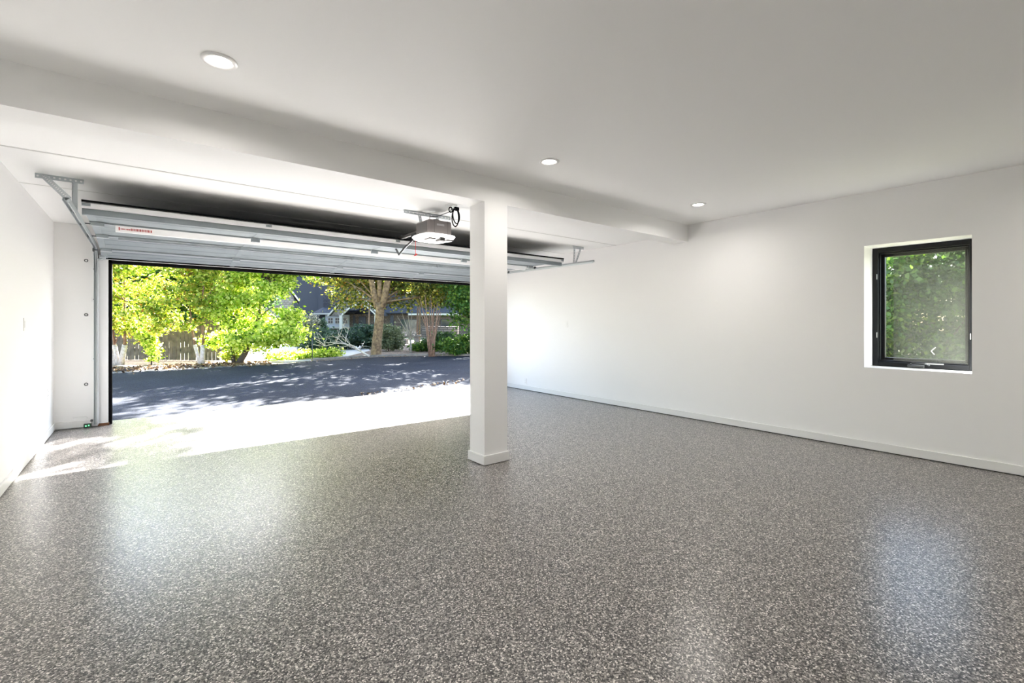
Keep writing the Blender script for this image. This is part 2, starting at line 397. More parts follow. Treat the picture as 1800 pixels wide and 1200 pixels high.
# ------------------------------------------------------------------ switches and outlets
def plate(name, loc, sgn, kindp, label, cat):
    r = empty(name, loc, 0, label, cat)
    a, b_ = (0, .006) if sgn > 0 else (-.006, 0)
    MB().box(a, b_, -.036, .036, -.058, .058, .002).build('cover_plate', M['white_pl'], r)
    a, b_ = (.005, .010) if sgn > 0 else (-.010, -.005)
    if kindp == 's':
        MB().box(a, b_, -.016, .016, -.032, .032, .002).build('rocker', M['white_pl'], r)
    else:
        for z in (-.021, .021):
            s = MB().box(a, b_, -.016, .016, z - .014, z + .014, .002).build('socket', M['white_pl'], r)
            a2, b2 = (b_ - .0005, b_ + .0006) if sgn > 0 else (a - .0006, a + .0005)
            MB().box(a2, b2, -.007, -.005, z - .004, z + .006).box(a2, b2, .005, .007, z - .004, z + .006).build('slot', M['hdw'], s)
    return r
plate('light_switch', (XR, 5.80, 1.28), -1, 's', 'small white light switch on the right wall beyond the column', 'light switch')
plate('wall_outlet', (XR, 6.92, .17), -1, 'o', 'white wall outlet low on the right wall just above the baseboard', 'outlet')
plate('light_switch', (XL, 6.06, 1.29), 1, 's', 'white light switch at eye height on the left wall', 'light switch')
plate('wall_outlet', (XL, 7.40, .50), 1, 'o', 'white wall outlet low on the left wall near the front corner', 'outlet')

# bolts of the jamb board
first = None
for z, lb in ((2.084, 'topmost round bolt beside the left door track'), (1.407, 'middle round bolt beside the left door track'), (.538, 'lowest round bolt beside the left door track')):
    r = empty('anchor_bolt', (-.548, YF - .014, z), 0, lb, 'bolt', 'bolts in the jamb board')
    MB().lathe([(.020, 0), (.020, -.003), (.011, -.003)], n=20, axis='Y').build('washer', M['hdw'], r)
    MB().lathe([(.011, -.002), (.010, -.009), (.0001, -.010)], n=12, axis='Y').build('bolt_head', M['white_pl'], r)

# ------------------------------------------------------------------ garage door, raised (three deep sections)
DX0, DX1 = -.40, 5.285
gd = empty('garage_door', ((DX0 + DX1) / 2, 6.5, 2.3), 0, 'raised sectional garage door with galvanised back, lying open under the front ceiling', 'garage door')
hx = (DX1 - DX0) / 2
def section(y0, z0, y1, z1, i):
    """built along local x; from near long edge (y0,z0) to far long edge (y1,z1), skin on top"""
    root = MB()
    dy, dz = y1 - y0, z1 - z0; L = math.hypot(dy, dz); a = math.atan2(dz, dy)
    m = Matrix.Translation((0, y0 - 6.5, z0 - 2.3)) @ Matrix.Rotation(a, 4, 'X')
    e = MB().box(-hx, hx, .0, L, -.006, .006, 0, m)
    panel = e.build('door_section', M['black_door'], gd)
    b = MB()
    # pressed back sheet with two shallow steps
    for k in range(3):
        ya, yb = .004 + k * (L - .008) / 3, .004 + (k + 1) * (L - .008) / 3
        b.box(-hx + .01, hx - .01, ya + .006, yb - .006, -.030, -.006, .003, m)
    b.build('back_sheet', M['galv_back'], panel)
    b = MB()
    for x in (-hx + .03, -hx * .5, 0, hx * .5, hx - .03):
        b.box(x - .03, x + .03, .0, L, -.034, -.006, .002, m)
    b.build('stile', M['galv_back'], panel)
    # long rails on both edges
    b = MB().box(-hx, hx, .0, .004, -.042, .0, 0, m).box(-hx, hx, .0, .05, -.044, -.040, 0, m)
    b.build('near_rail', M['galv_white'] if i == 0 else M['galv'], panel)
    return panel, m, L
pans = []
secs = [(5.30, 2.322, 6.06, 2.318), (6.065, 2.318, 6.80, 2.305), (6.805, 2.305, 7.46, 2.235), (7.465, 2.233, 7.83, 2.158)]
for i, q in enumerate(secs): pans.append(section(*q, i))
# reinforcing struts: hat channels across the back
def strut(p, y, hgt, mt, x0=-hx, x1=hx, w=.05):
    panel, m, L = p
    return MB().box(x0, x1, y, y + .003, -.04 - hgt, -.036, 0, m).box(x0, x1, y, y + w, -.04 - hgt, -.037 - hgt, 0, m).box(x0, x1, y + w - .003, y + w, -.04 - hgt, -.036, 0, m).build('reinforcing_strut', mt, panel)
s1 = strut(pans[0], .05, .055, M['galv_back'])
p_, m_, L_ = pans[1]
s2 = MB().poly([m_ @ Vector((-hx + .19, y, z)) for y, z in ((.0, -.040), (.05, -.098), (.085, -.098), (.085, -.036))], (hx * 2 - .31, 0, 0)).build('reinforcing_strut', M['galv_white'], p_)
s3 = strut(pans[2], .02, .026, M['galv'], -hx + .19, hx - .12, .03)
# black top seal strip above the near edge
MB().box(-hx, hx, -.004, .012, .006, .018, 0, pans[0][1]).build('edge_seal', M['black'], pans[0][0])
# hinges in rows and end hinges
for k in (1, 2, 3):
    panel, m, L = pans[k]
    for j, x in enumerate((-hx * .5, 0, hx * .5)):
        MB().box(x - .045, x + .045, -.045, -.012, -.085, -.034, .004, m).box(x - .022, x + .022, -.012, .05, -.052, -.044, .003, m).tube([m @ Vector((x - .03, 0, -.06)), m @ Vector((x + .03, 0, -.06))], .007).build('hinge', M['galv'], panel)
    for s_ in (-1, 1):
        x = s_ * (hx - .06)
        MB().box(x - .05, x + .05, -.035, -.004, -.075, -.034, .004, m).box(x - .05, x + .05, .004, .05, -.06, -.045, .003, m).build('end_hinge', M['galv'], panel)
        MB().tube([m @ Vector((s_ * (hx - .10), 0, -.055)), m @ Vector((s_ * (hx + .05), 0, -.055))], .006).lathe([(.0001, 0), (.022, 0), (.022, .018), (.0001, .018)], m @ Vector((s_ * (hx + .055) - .009, 0, -.055)), 14, 'X').build('roller', M['hdw'], panel)
# warning sticker on the bright strut
panel, m, L = pans[1]
ms = m @ Matrix.Translation((0, .0, -.040)) @ Matrix.Rotation(math.atan2(-.058, .05) , 4, 'X')      # lies on the sloping face of the strut
stk = MB().box(-hx + .20, -hx + .50, .006, .070, -.0012, .0004, 0, ms).build('warning_sticker', M['label'], panel)
b = MB()
random.seed(3)
x = -hx + .215
b.box(x, x + .010, .020, .056, -.0018, -.001, 0, ms); x += .016
while x < -hx + .47:
    w = random.uniform(.004, .011); big = x > -hx + .30
    b.box(x, x + w, .024 if big else .032, .052 if big else .048, -.0018, -.001, 0, ms); x += w + random.uniform(.003, .005)
b.build('red_lettering', M['label_red'], stk)
# bottom bracket and cable drum eye on the left lower corner
panel, m, L = pans[3]
for s_ in (-1, 1):
    x = s_ * (hx - .01)
    MB().box(x - .03, x + .03, L - .12, L - .02, -.06, -.03, .004, m).tube([m @ Vector((x, L - .06, -.07)), m @ Vector((x + s_ * .05, L - .06, -.07))], .012).build('bottom_bracket', M['galv'], panel)
MB().box(-hx, hx, L, L + .025, -.04, .004, .006, m).build('bottom_seal', M['black'], panel)

# ------------------------------------------------------------------ tracks
def perf(b, hb, a, c, w=.032, t=.003, up=(0, 0, 1), n=None, off=.0025):
    """perforated flat bar from a to c, with its row of holes in hb"""
    a = Vector(a); c = Vector(c); b.bar(a, c, w, t, 0, up)
    d = (c - a); L = d.length; z = d.normalized(); u = Vector(up); x = u.cross(z)
    if x.length < 1e-4: x = Vector((1, 0, 0)).cross(z)
    x.normalize(); y = z.cross(x)
    n = n or int(L / .042)
    for i in range(n):
        p = a + z * ((i + .5) * L / n)
        for s_ in (-1, 1):
            vs_ = [b.bm.verts.new(p + y * s_ * off + (x * math.cos(k * PI / 5) + z * math.sin(k * PI / 5)) * .0075) for k in range(10)]
            b.bm.faces.new(vs_).material_index = 1
def track(side, label):
    X = -.452 if side < 0 else 5.36
    r = empty('garage_door_track', (X, 7.8, 0), 0, label, 'door track', 'tracks of the garage door')
    # vertical channel, curve, horizontal channel : C section swept
    path = [Vector((0, 0, .03 + .25 * i)) for i in range(8)]
    R_ = .23
    for i in range(9):
        a = i * PI / 16; path.append(Vector((0, -R_ + R_ * math.cos(a), 2.02 + R_ * math.sin(a))))
    y_end = (4.86 if side < 0 else 4.74) - 7.8
    for i in range(1, 9): path.append(Vector((0, -R_ + (y_end + R_) * i / 8, 2.25 - .012 * i / 8)))
    prof = [(.030, -.006), (.030, .004), (.0, .012), (-.022, .010), (-.028, -.006), (-.028, -.034), (-.020, -.046), (.010, -.050), (.010, -.046), (-.017, -.042), (-.024, -.032), (-.024, -.006), (-.020, .006), (.0, .008), (.026, .001), (.026, -.006)]
    b = MB(); rings = []
    for i, p in enumerate(path):
        t = (path[min(i + 1, len(path) - 1)] - path[max(i - 1, 0)]).normalized()
        nn = Vector((1, 0, 0)).cross(t)          # in the y-z plane
        rings.append([b.bm.verts.new(p + Vector((1, 0, 0)) * (-(u + .0) * (side)) * 1.0 + nn * v) for u, v in [(q[1] * .72 + .014, q[0] * .8) for q in prof]])
    for a_, c_ in zip(rings, rings[1:]):
        n = len(a_)
        for k in range(n): b.bm.faces.new((a_[k], a_[(k + 1) % n], c_[(k + 1) % n], c_[k]))
    b.bm.faces.new(rings[0]); b.bm.faces.new(rings[-1][::-1])
    b.build('rail', M['track'], r)
    for z in (.855, 1.60, 1.98):
        q = MB().box(-.045 if side < 0 else .0, .0 if side < 0 else .045, .02, .058, z - .022, z + .022, .002).box((-.045 if side < 0 else .0), (.0 if side < 0 else .045), .050, .056, z - .03, z + .03, .002).build('wall_bracket', M['galv_white'], r)
        MB().lathe([(.0001, -.006), (.007, -.006), (.007, 0)], (-.022 if side < 0 else .022, .02, z), 8, 'Y').build('bolt_head', M['hdw'], q)
    # flag plate at the curve
    MB().box(-.003 if side < 0 else -.003, .003, -.05, .055, 1.95, 2.20).build('flag_plate', M['galv'], r)
    # rear hanger: ceiling angle, vertical and sloping perforated bars
    hg = empty('rear_hanger', (0, 0, 0)); hg.parent = r
    yc = (5.40 if side < 0 else 5.15) - 7.8; zc = ZO
    x0, x1 = (-.235, .060) if side < 0 else (-.02, .22)
    b = MB(); hb = MB()
    b.box(x0, x1, yc, yc + .035, zc - .004, zc)
    perf(b, hb, (x0, yc, zc - .02), (x1, yc, zc - .02), .038, .003, (0, 1, 0), n=9)
    # the last bar lies in the x-z plane: its flat faces look along y
    if side < 0:
        perf(b, hb, (-.012, yc + .006, zc - .03), (-.012, yc + .006, 2.235), .034, .003, (1, 0, 0), off=.0022)
        b.bar((.006, yc + .006, zc - .03), (.006, yc + .006, 2.235), .003, .03)
        perf(b, hb, (-.185, yc - .006, zc - .015), (.012, y_end + .03, 2.25), .042, .003, (-.1, 1, .22))
    else:
        perf(b, hb, (.02, yc + .006, zc - .03), (.0, yc + .006, 2.245), .034, .003, (0, 1, 0))
        perf(b, hb, (.16, yc + .006, zc - .03), (.035, yc + .006, 2.245), .034, .003, (0, 1, 0))
    b.build('perforated_angle', M['galv'], hg).data.materials.append(M['hole'])
    return r
track(-1, 'steel garage door track on the left, running down to the floor beside the opening')
track(1, 'steel garage door track on the right, hung from the ceiling beyond the column')

# photo eye on the left track foot
pe = empty('safety_sensor', (-.52, 7.78, 0), 0, 'small dark safety sensor with green light at the foot of the left track', 'sensor')
MB().box(-.045, .025, -.03, .012, .010, .058, .004).build('sensor_body', M['pcb'], pe)
MB().box(-.030, -.016, -.0325, -.029, .026, .042, .001).box(-.004, .010, -.0325, -.029, .030, .046, .001).build('indicator_light', M['green_led'], pe)
MB().bar((.03, -.01, .02), (.03, -.01, .11), .012, .004).box(.016, .04, -.02, .03, .08, .10, .002).build('mounting_bracket', M['hdw'], pe)
MB().tube([(-.02, .0, .058), (-.03, .03, .09), (-.01, .06, .12), (-.03, .07, .135), (-.09, .074, .137), (-.15, .076, .132)], .002, 6).build('sensor_wire', M['wire'], pe)

# ------------------------------------------------------------------ opener
OX, OY = 2.49, 4.50
op = empty('garage_door_opener', (OX, OY, 2.3), 0, 'ceiling mounted garage door opener with glowing lens and black rail', 'garage door opener')
bd = MB().box(-.14, .14, -.15, .15, -.055, .10, .018).build('motor_housing', M['plastic_br'], op)
MB().box(-.1435, -.139, -.11, .12, -.03, .085, .002).build('side_vent', M['plastic_dk'], bd)
for x in (-.075, .085): MB().box(x, x + .003, -.1525, -.149, -.05, .098).build('seam', M['plastic_dk'], bd)
MB().box(-.045, .045, -.1530, -.149, .040, .060, .002).build('name_plate', M['plate_lt'], bd)
MB().lathe([(.045, .10), (.045, .118), (.030, .125), (.0001, .126)], (0, -.04, 0), 20).build('motor_cap', M['hdw'], bd)
# lens: shallow bowl, wider than the housing
b = MB(); rings = []
for (hxx, hyy, z) in ((.150, .160, -.045), (.198, .205, -.056), (.203, .208, -.064), (.185, .190, -.088), (.155, .160, -.100), (.120, .120, -.103)):
    rg = []
    for k in range(40):
        a = 2 * PI * k / 40; c_, s_ = math.cos(a), math.sin(a)
        rg.append(b.bm.verts.new((math.copysign(abs(c_) ** .55, c_) * hxx, math.copysign(abs(s_) ** .55, s_) * hyy, z)))
    rings.append(rg)
for a_, c_ in zip(rings, rings[1:]):
    for k in range(40): b.bm.faces.new((a_[k], a_[(k + 1) % 40], c_[(k + 1) % 40], c_[k])).smooth = True
b.bm.faces.new(rings[-1]); b.bm.faces.new(rings[0][::-1])
b.build('light_lens', M['lens'], op)
for x in (-.105, .105): MB().box(x - .04, x + .04, -.172, -.05, -.114, -.098, .006).build('vent_foot', M['plastic_br'], op)
MB().box(-.03, .03, -.200, -.09, -.125, -.088, .006).build('antenna_block', M['plastic_dk'], op)
MB().tube([(0, -.15, -.11), (.005, -.15, -.135), (.02, -.15, -.15)], .002, 6).build('antenna_wire', M['hdw'], op)
MB().bar((0, .15, .055), (0, 3.28, .015), .030, .032, .003).build('rail', M['plastic_dk'], op)
MB().box(-.035, .035, .15, .24, .03, .09, .004).box(-.02, .02, .24, .36, .01, .075, .004).build('chain_guard', M['hdw'], op)
tr = MB().box(-.025, .025, .40, .50, -.005, .045, .005).build('trolley', M['hdw'], op)
b = MB().bar((0, .44, .0), (-.02, .74, -.115), .005, .022).bar((-.02, .62, -.07), (-.02, .83, -.155), .005, .028).bar((-.02, .83, -.155), (-.02, .93, -.065), .005, .03)
b.build('door_arm', M['hdw'], op)
rc = MB().tube([(-.005, .42, -.005), (-.004, .421, -.19)], .003, 6).build('release_cord', M['red'], op)
MB().bar((-.022, .421, -.215), (.018, .421, -.195), .012, .012, .004).tube([(0, .421, -.185), (-.004, .421, -.215)], .005, 6).build('release_handle', M['red'], rc)
# hanger
b = MB(); hb = MB()
b.box(-.28, .30, .15, .185, ZO - 2.3 - .004, ZO - 2.3)
perf(b, hb, (-.28, .148, ZO - 2.3 - .020), (.30, .148, ZO - 2.3 - .020), .038, .003, (0, 1, 0), n=13)
for x in (-.10, .12):
    perf(b, hb, (x, .14, ZO - 2.3 - .03), (x, .10, .095), .034, .003, (0, 1, 0), n=3)
    b.box(x - .03, x + .03, .04, .14, .098, .104)
b.build('hanger_bracket', M['galv'], op).data.materials.append(M['hole'])
MB().tube([(-.06, -.02, .10), (-.06, -.02, .15), (.02, -.06, .16), (.10, -.18, .20), (.06, -.30, .225)], .0045, 8).build('low_voltage_wire', M['hdw'], op)
MB().tube([(-.20, .13, .21), (-.10, .05, .19), (.05, -.15, .20), (.08, -.30, .226)], .003, 6).build('bell_wire', M['wire'], op)

# ceiling outlet and its coiled cord
ce = empty('ceiling_outlet', (2.50, 4.15, ZO), 0, 'white ceiling outlet above the garage door opener', 'outlet')
MB().box(-.04, .10, -.06, .06, -.006, 0, .002).build('cover_plate', M['white_pl'], ce)
MB().box(.0, .055, -.035, .035, -.028, -.006, .004).build('receptacle', M['white_pl'], ce)
pc = empty('power_cord', (2.53, 4.12, ZO - .03), 0, 'black coiled power cord hanging from the ceiling outlet beside the column', 'power cord')
MB().box(.005, .04, -.02, .015, -.035, 0, .005).build('plug', M['black'], pc)
pts = [(.022, 0, -.03)]
for i in range(60):
    a = i / 59 * 2 * PI * 2.4
    pts.append((.0 + .040 * math.sin(a) + .004 * i / 60, -.01 + .01 * math.sin(a * .5), -.10 + .085 * math.cos(a) - .015 * math.sin(i / 9)))
MB().tube(pts, .0062, 8).build('cord', M['black'], pc)
MB().tube([(-.065 + .02 * math.cos(a * 2 * PI / 20) + .012, 0, -.035 + .026 * math.sin(a * 2 * PI / 20)) for a in range(21)], .006, 8).build('small_loop', M['black'], pc)

# ------------------------------------------------------------------ ground outside
def flat(name, pts, z, m, kind='structure', thick=.05):
    return MB().poly([(p[0], p[1], z) for p in pts], (0, 0, -thick)).build(name, m, kind=kind)
g = MB().box(-60, 90, -25, 110, -.3, -.06).build('ground', M['ground'], kind='structure')
edge = [(-9, 16.0), (-.62, 16.05), (1.7, 16.3), (3.4, 16.35), (4.6, 16.9), (5.8, 17.35), (7.2, 17.5), (8.6, 17.0), (10.2, 15.7), (14, 12.6), (20, 8)]
flat('driveway', [(-9, 8.12), (2.9, 8.12), (20, 8.12)] + edge[::-1], -.008, M['asphalt'])
flat('ground', [(-9, 15.9), (-.62, 15.95), (1.7, 16.2), (3.4, 16.25), (2.4, 17.2), (.2, 17.7), (-9, 17.9)], -.002, M['gravel'])
flat('ground', [(-12, 17.8), (.2, 17.6), (2.4, 17.1), (3.4, 17.2), (3.5, 19), (-2, 24), (-12, 24)], -.004, M['soil'])
flat('ground', [(5.0, 16.8), (7.2, 17.3), (8.6, 16.8), (10.2, 15.5), (14, 12.4), (24, 22), (15, 30), (9, 26), (6.2, 20)], -.004, M['soil'])
flat('path', [at(425, 16.2)[:2], at(500, 16.0)[:2], at(600, 17.6)[:2], at(650, 22)[:2], at(640, 34)[:2], at(560, 40)[:2], at(440, 30)[:2]], .0, M['concrete'])
b = MB()
for a_, c_ in zip(edge[4:], edge[5:]): b.bar((*a_, .02), (*c_, .02), .12, .10, .01)
b.build('kerb', M['stone_kerb'], kind='structure')

# ------------------------------------------------------------------ foliage
rng = np.random.default_rng(11)
def leaf_mesh(name, P, size, m, parent=None, up=.35, elong=1.25, **kw):
    n = len(P)
    nrm = rng.normal(size=(n, 3)); nrm[:, 2] += up * 2; nrm /= np.linalg.norm(nrm, axis=1)[:, None]
    t = rng.normal(size=(n, 3)); t -= (t * nrm).sum(1)[:, None] * nrm; t /= np.linalg.norm(t, axis=1)[:, None]
    b_ = np.cross(nrm, t); s = (size * rng.uniform(.6, 1.3, n))[:, None]
    V = np.stack([P - t * s * .5 * elong, P + b_ * s * .42 + t * s * .05, P + t * s * .5 * elong - nrm * s * .12, P - b_ * s * .42 + t * s * .05], 1).reshape(-1, 3)
    me = bpy.data.meshes.new(name); me.vertices.add(4 * n); me.vertices.foreach_set('co', V.astype('f').ravel())
    me.loops.add(4 * n); me.loops.foreach_set('vertex_index', np.arange(4 * n, dtype='i'))
    me.polygons.add(n); me.polygons.foreach_set('loop_start', np.arange(0, 4 * n, 4, dtype='i'))
    me.update(calc_edges=True); me.materials.append(m)
    o = bpy.data.objects.new(name, me); col.objects.link(o); o.parent = parent
    return tag(o, **kw) if kw else o

def puffs(blobs, n_p, n_leaf, pr, flat_=.55):
    """leaf points: blobs -> puffs near their shells -> leaves; also returns puff centres"""
    w = np.array([b[6] if len(b) > 6 else b[3] * b[4] * b[5] for b in blobs], float); w /= w.sum()
    idx = rng.choice(len(blobs), n_p, p=w); C = []
    for i in idx:
        b = blobs[i]; v = rng.normal(size=3); v /= np.linalg.norm(v); r = rng.uniform(.25, 1) ** .5
        C.append((b[0] + v[0] * b[3] * r, b[1] + v[1] * b[4] * r, b[2] + v[2] * b[5] * r))
    C = np.array(C); k = max(1, n_leaf // n_p)
    off = rng.normal(size=(n_p, k, 3)) * pr * rng.uniform(.6, 1.3, (n_p, 1, 1)); off[:, :, 2] *= flat_
    P = (C[:, None, :] + off).reshape(-1, 3)
    return P, C

def tree(name, base, blobs, label, cat='tree', trunks=None, leaf='leaf_green', n_p=160, n_leaf=16000, pr=.22, size=.09, bark='bark_dk', group=None, branches=14, br=.03, zmin=.03, trunk_name='trunk'):
    """blobs are relative to the base"""
    r = empty(name, base, 0, label, cat, group)
    P, C = puffs(blobs, n_p, n_leaf, pr)
    P = P[P[:, 2] > zmin]
    leaf_mesh('foliage', P, size, M[leaf], r)
    tops = []
    for t in (trunks or []):
        pts, rad = t[0], t[1]; m_ = M[t[2]] if len(t) > 2 else M[bark]
        MB().tube(pts, rad, 10).build(trunk_name, m_, r); tops.append(Vector(pts[-1])); tops += [Vector(p) for p in pts[len(pts) // 2:-1]]
    if branches and tops:
        b = MB()
        for i in rng.choice(len(C), min(branches, len(C)), replace=False):
            c = Vector(C[i])
            low = [q for q in tops if q.z < c.z + .2] or tops
            s = min(low, key=lambda q: (q - c).length)
            mid = s.lerp(c, .5) + Vector(rng.normal(size=3) * .12); mid.z += .05
            b.tube([s, s.lerp(mid, .5), mid, mid.lerp(c, .5), c], [br, br * .8, br * .6, br * .4, br * .2], 5)
        b.build('branches', M[bark], r)
    return r

# left bank: two birch-like trees with whitewashed stems
def forked(base, px, leanl, leanr, h=.62, top=3.4):
    L_ = [((-.02, 0, -.05), (leanl * .5, 0, h * .5), (leanl, .05, h))]
    return L_
T1 = at(213, 14.6)
wr = .085
def white_forks(stems):
    out = []
    for (x0, x1, rad) in stems:
        out.append(([(x0, 0, -.08), ((x0 + x1) / 2, 0, .28), (x1, 0, .60)], [rad * 1.25, rad, rad * .9], 'whitewash'))
    return out
RR = Vector((RT[0], RT[1], 0))
def bx(x, z, y=0): return tuple(RR * x + Vector((0, 0, z)) + Vector((FW[0], FW[1], 0)) * y)
def stem(x0, x1, xt, ztop, rad, m2='bark_red'):
    return [([bx(x0, -.06), bx((x0 + x1) / 2, .3), bx(x1, .62)], [rad * 1.3, rad, rad * .95], 'whitewash'),
            ([bx(x1, .60), bx(x1 + (xt - x1) * .3, 1.2), bx(x1 + (xt - x1) * .5, 2.0), bx(xt, ztop)], [rad * .55, rad * .42, rad * .3, rad * .12], m2)]
tree('young_tree', T1, [(-1.3, .2, 3.0, 1.5, 1.0, 1.9), (-.1, .1, 2.4, 1.25, 1.0, 1.45), (.55, 0, 1.5, .9, .8, .75), (-.2, 0, 3.9, 1.4, 1.0, 1.3), (.1, -.1, 1.25, .8, .5, .35)],
     'yellow-green young tree at the far left with a forked whitewashed trunk', trunks=stem(-.18, -.38, -1.0, 3.2, .085) + stem(-.02, .12, .08, 3.9, .075) + stem(-.10, -.20, -.5, 3.0, .06),
     leaf='leaf_yellow', n_p=230, n_leaf=24000, pr=.17, size=.082, bark='bark_red', branches=24, br=.02, zmin=.55)
T2 = at(352, 14.6)
tree('young_tree', T2, [(-.5, .2, 2.9, 1.25, 1.0, 1.7), (.5, .2, 3.1, 1.2, 1.0, 1.5), (-.6, 0, 1.55, 1.0, .7, .6), (-1.3, .0, 1.35, .6, .5, .4), (0, 0, 4.0, 1.5, 1.1, 1.0)],
     'yellow-green young tree with a narrow whitewashed trunk before the board fence', trunks=stem(.02, -.17, -.5, 2.8, .055) + stem(.05, .09, .05, 3.9, .07),
     leaf='leaf_yellow', n_p=220, n_leaf=23000, pr=.17, size=.082, bark='bark_red', branches=24, br=.02, zmin=.68)
# broad tree over the drive entrance
T3 = at(425, 15.0)
c3 = lambda px, py, dd=0: tuple(bx((px - 425) * 15 / F_PX, 1.3 - (py - 568) * 15 / F_PX, dd))
tree('spreading_tree', T3, [(*c3(450, 500), 1.1, .9, .75), (*c3(480, 582), 1.0, .9, .45), (*c3(440, 600), .8, .8, .33), (*c3(515, 598), .5, .6, .28), (*c3(500, 555), .55, .6, .22), (*c3(420, 545), .8, .8, .6), (*c3(400, 470), 1.0, .9, .5), (*c3(490, 470), 1.0, .8, .35), (*c3(532, 478), .35, .5, .2), (*c3(455, 430), 1.6, 1.1, .6), (*c3(390, 600), .6, .5, .3)],
     'broad lime-green tree with a slanting dark trunk leaning over the drive', trunks=[([bx(-.15, -.08), bx(.12, .35), bx(.3, .8), bx(.55, 1.5), bx(.7, 2.6)], [.11, .085, .07, .05, .02]), ([bx(-.25, -.05), bx(-.35, .7), bx(-.5, 1.6), bx(-.3, 2.7)], [.07, .05, .04, .015]), ([bx(-.35, 1.3), bx(-.9, 1.6), bx(-1.3, 2.1)], [.05, .04, .02])],
     leaf='leaf_lime', n_p=300, n_leaf=30000, pr=.16, size=.085, bark='bark_dk', branches=30, br=.025, zmin=.25)
iv = at(266, 14.6)
tree('climbing_shrub', iv, [(0, 0, .62, .16, .16, .22), (.05, 0, .25, .13, .13, .25), (-.1, 0, .9, .25, .2, .2)], 'bright green leafy shrub spilling down in front of the board fence', 'shrub', trunks=[([(0, 0, -.05), (0.02, 0, .5), (-.02, 0, .9)], [.02, .015, .01])],
     leaf='leaf_lime', n_p=45, n_leaf=1900, pr=.08, size=.07, branches=6, br=.008)
sh = at(408, 15.2)
tree('low_shrub', sh, [(0, 0, .25, .3, .25, .2), (.1, 0, .55, .2, .2, .2)], 'small yellow-green shrub at the foot of the slanting tree', 'shrub', trunks=[([(0, 0, -.05), (0, 0, .4)], [.015, .01])], leaf='leaf_yellow', n_p=40, n_leaf=1600, pr=.1, size=.07, branches=5, br=.006)
# dark trees and hedge behind the fence
for px, d, h, w, lb, lf in ((170, 24, 4.0, 2.0, 'dark evergreen behind the fence at the far left', 'leaf_dark'), (262, 25, 4.4, 1.8, 'dark evergreen behind the fence between the two young trees', 'leaf_dark'), (340, 26, 4.6, 1.9, 'mid-green tree behind the fence beyond the narrow young tree', 'leaf_green'), (425, 29, 5.2, 2.1, 'dark tree far behind the spreading lime-green tree', 'leaf_dark')):
    p = at(px, d)
    tree('background_tree', p, [(0, 0, h * .45, w, w * .7, h * .42), (w * .4, 0, h * .8, w * .7, w * .6, h * .3), (-w * .5, 0, h * .75, w * .6, w * .6, h * .3)], lb, trunks=[([(0, 0, -.1), (0, 0, h * .5), (0.1, 0, h)], [.16, .12, .04])],
         leaf=lf, n_p=150, n_leaf=11000, pr=.3, size=.17, branches=8, br=.04, group='trees behind the board fence')

# board fence
fa, fb = at(120, 16.9), at(392, 16.2)
fdir = (fb - fa); FL = fdir.length; frz = math.atan2(fdir.y, fdir.x)
fn = empty('board_fence', fa, frz, 'weathered grey-brown vertical board fence behind the young trees', 'fence')
nb = int(FL / .15)
random.seed(5)
for i in range(nb):
    x = i * .15; h = 1.42 + random.uniform(-.03, .03)
    MB().box(x, x + .125, -.012 + random.uniform(-.008, .008), .012, .0, h).build('board', M['fence'], fn)
MB().box(0, FL, .012, .05, .30, .38).box(0, FL, .012, .05, 1.15, 1.23).build('cross_rail', M['fence'], fn)
for i in range(int(FL / 2.4) + 1): MB().box(i * 2.4, i * 2.4 + .1, .02, .12, -.1, 1.5).build('post', M['fence'], fn)

# big forked tree by the kerb
D = 18.6
BT = at(661.5, D)
k_ = D / F_PX
def q(px, py, dd=0): return bx((px - 661.5) * k_, 1.3 - (py - 568) * k_, dd)
big = [(*q(600, 455, 1.5), 2.0, 1.8, 1.2), (*q(590, 515, 1.5), 1.0, 1.2, .55), (*q(640, 480, 1.5), 1.5, 1.3, .8), (*q(720, 470, 1.5), 2.0, 1.7, 1.2), (*q(715, 520, 1.5), 1.1, 1.1, .5), (*q(755, 500, 1.5), 1.1, 1.2, .7), (*q(640, 525, 1.5), .6, .6, .25), (*q(575, 538), .3, .4, .12), (*q(650, 380), 3.4, 3.0, 1.5), (-1.6, -.6, 9.1, 1.7, 1.5, 1.5, 4.2), (-3.0, -.4, 8.0, 1.3, 1.2, 1.2, 3.4)]
tree('maple_tree', BT, big, 'large forked maple with thick brown trunk beside the kerb', trunks=[
     ([q(661, 632), q(661, 622), q(662.5, 600), q(666, 570), q(668, 545), q(666, 532)], [.24, .21, .19, .172, .165, .165]),
     ([q(663, 540), q(659, 522), q(654, 500), q(650, 470), q(630, 400), q(600, 330)], [.13, .115, .11, .10, .08, .04]),
     ([q(671, 540), q(676, 520), q(681, 497), q(686, 470), q(700, 400), q(720, 320)], [.145, .135, .13, .12, .09, .05]),
     ([q(667, 530), q(667, 500), q(666, 470), q(662, 400), q(668, 280)], [.10, .09, .085, .08, .04])],
     leaf='leaf_maple', n_p=440, n_leaf=42000, pr=.27, size=.115, bark='bark', branches=60, br=.045, zmin=1.5)

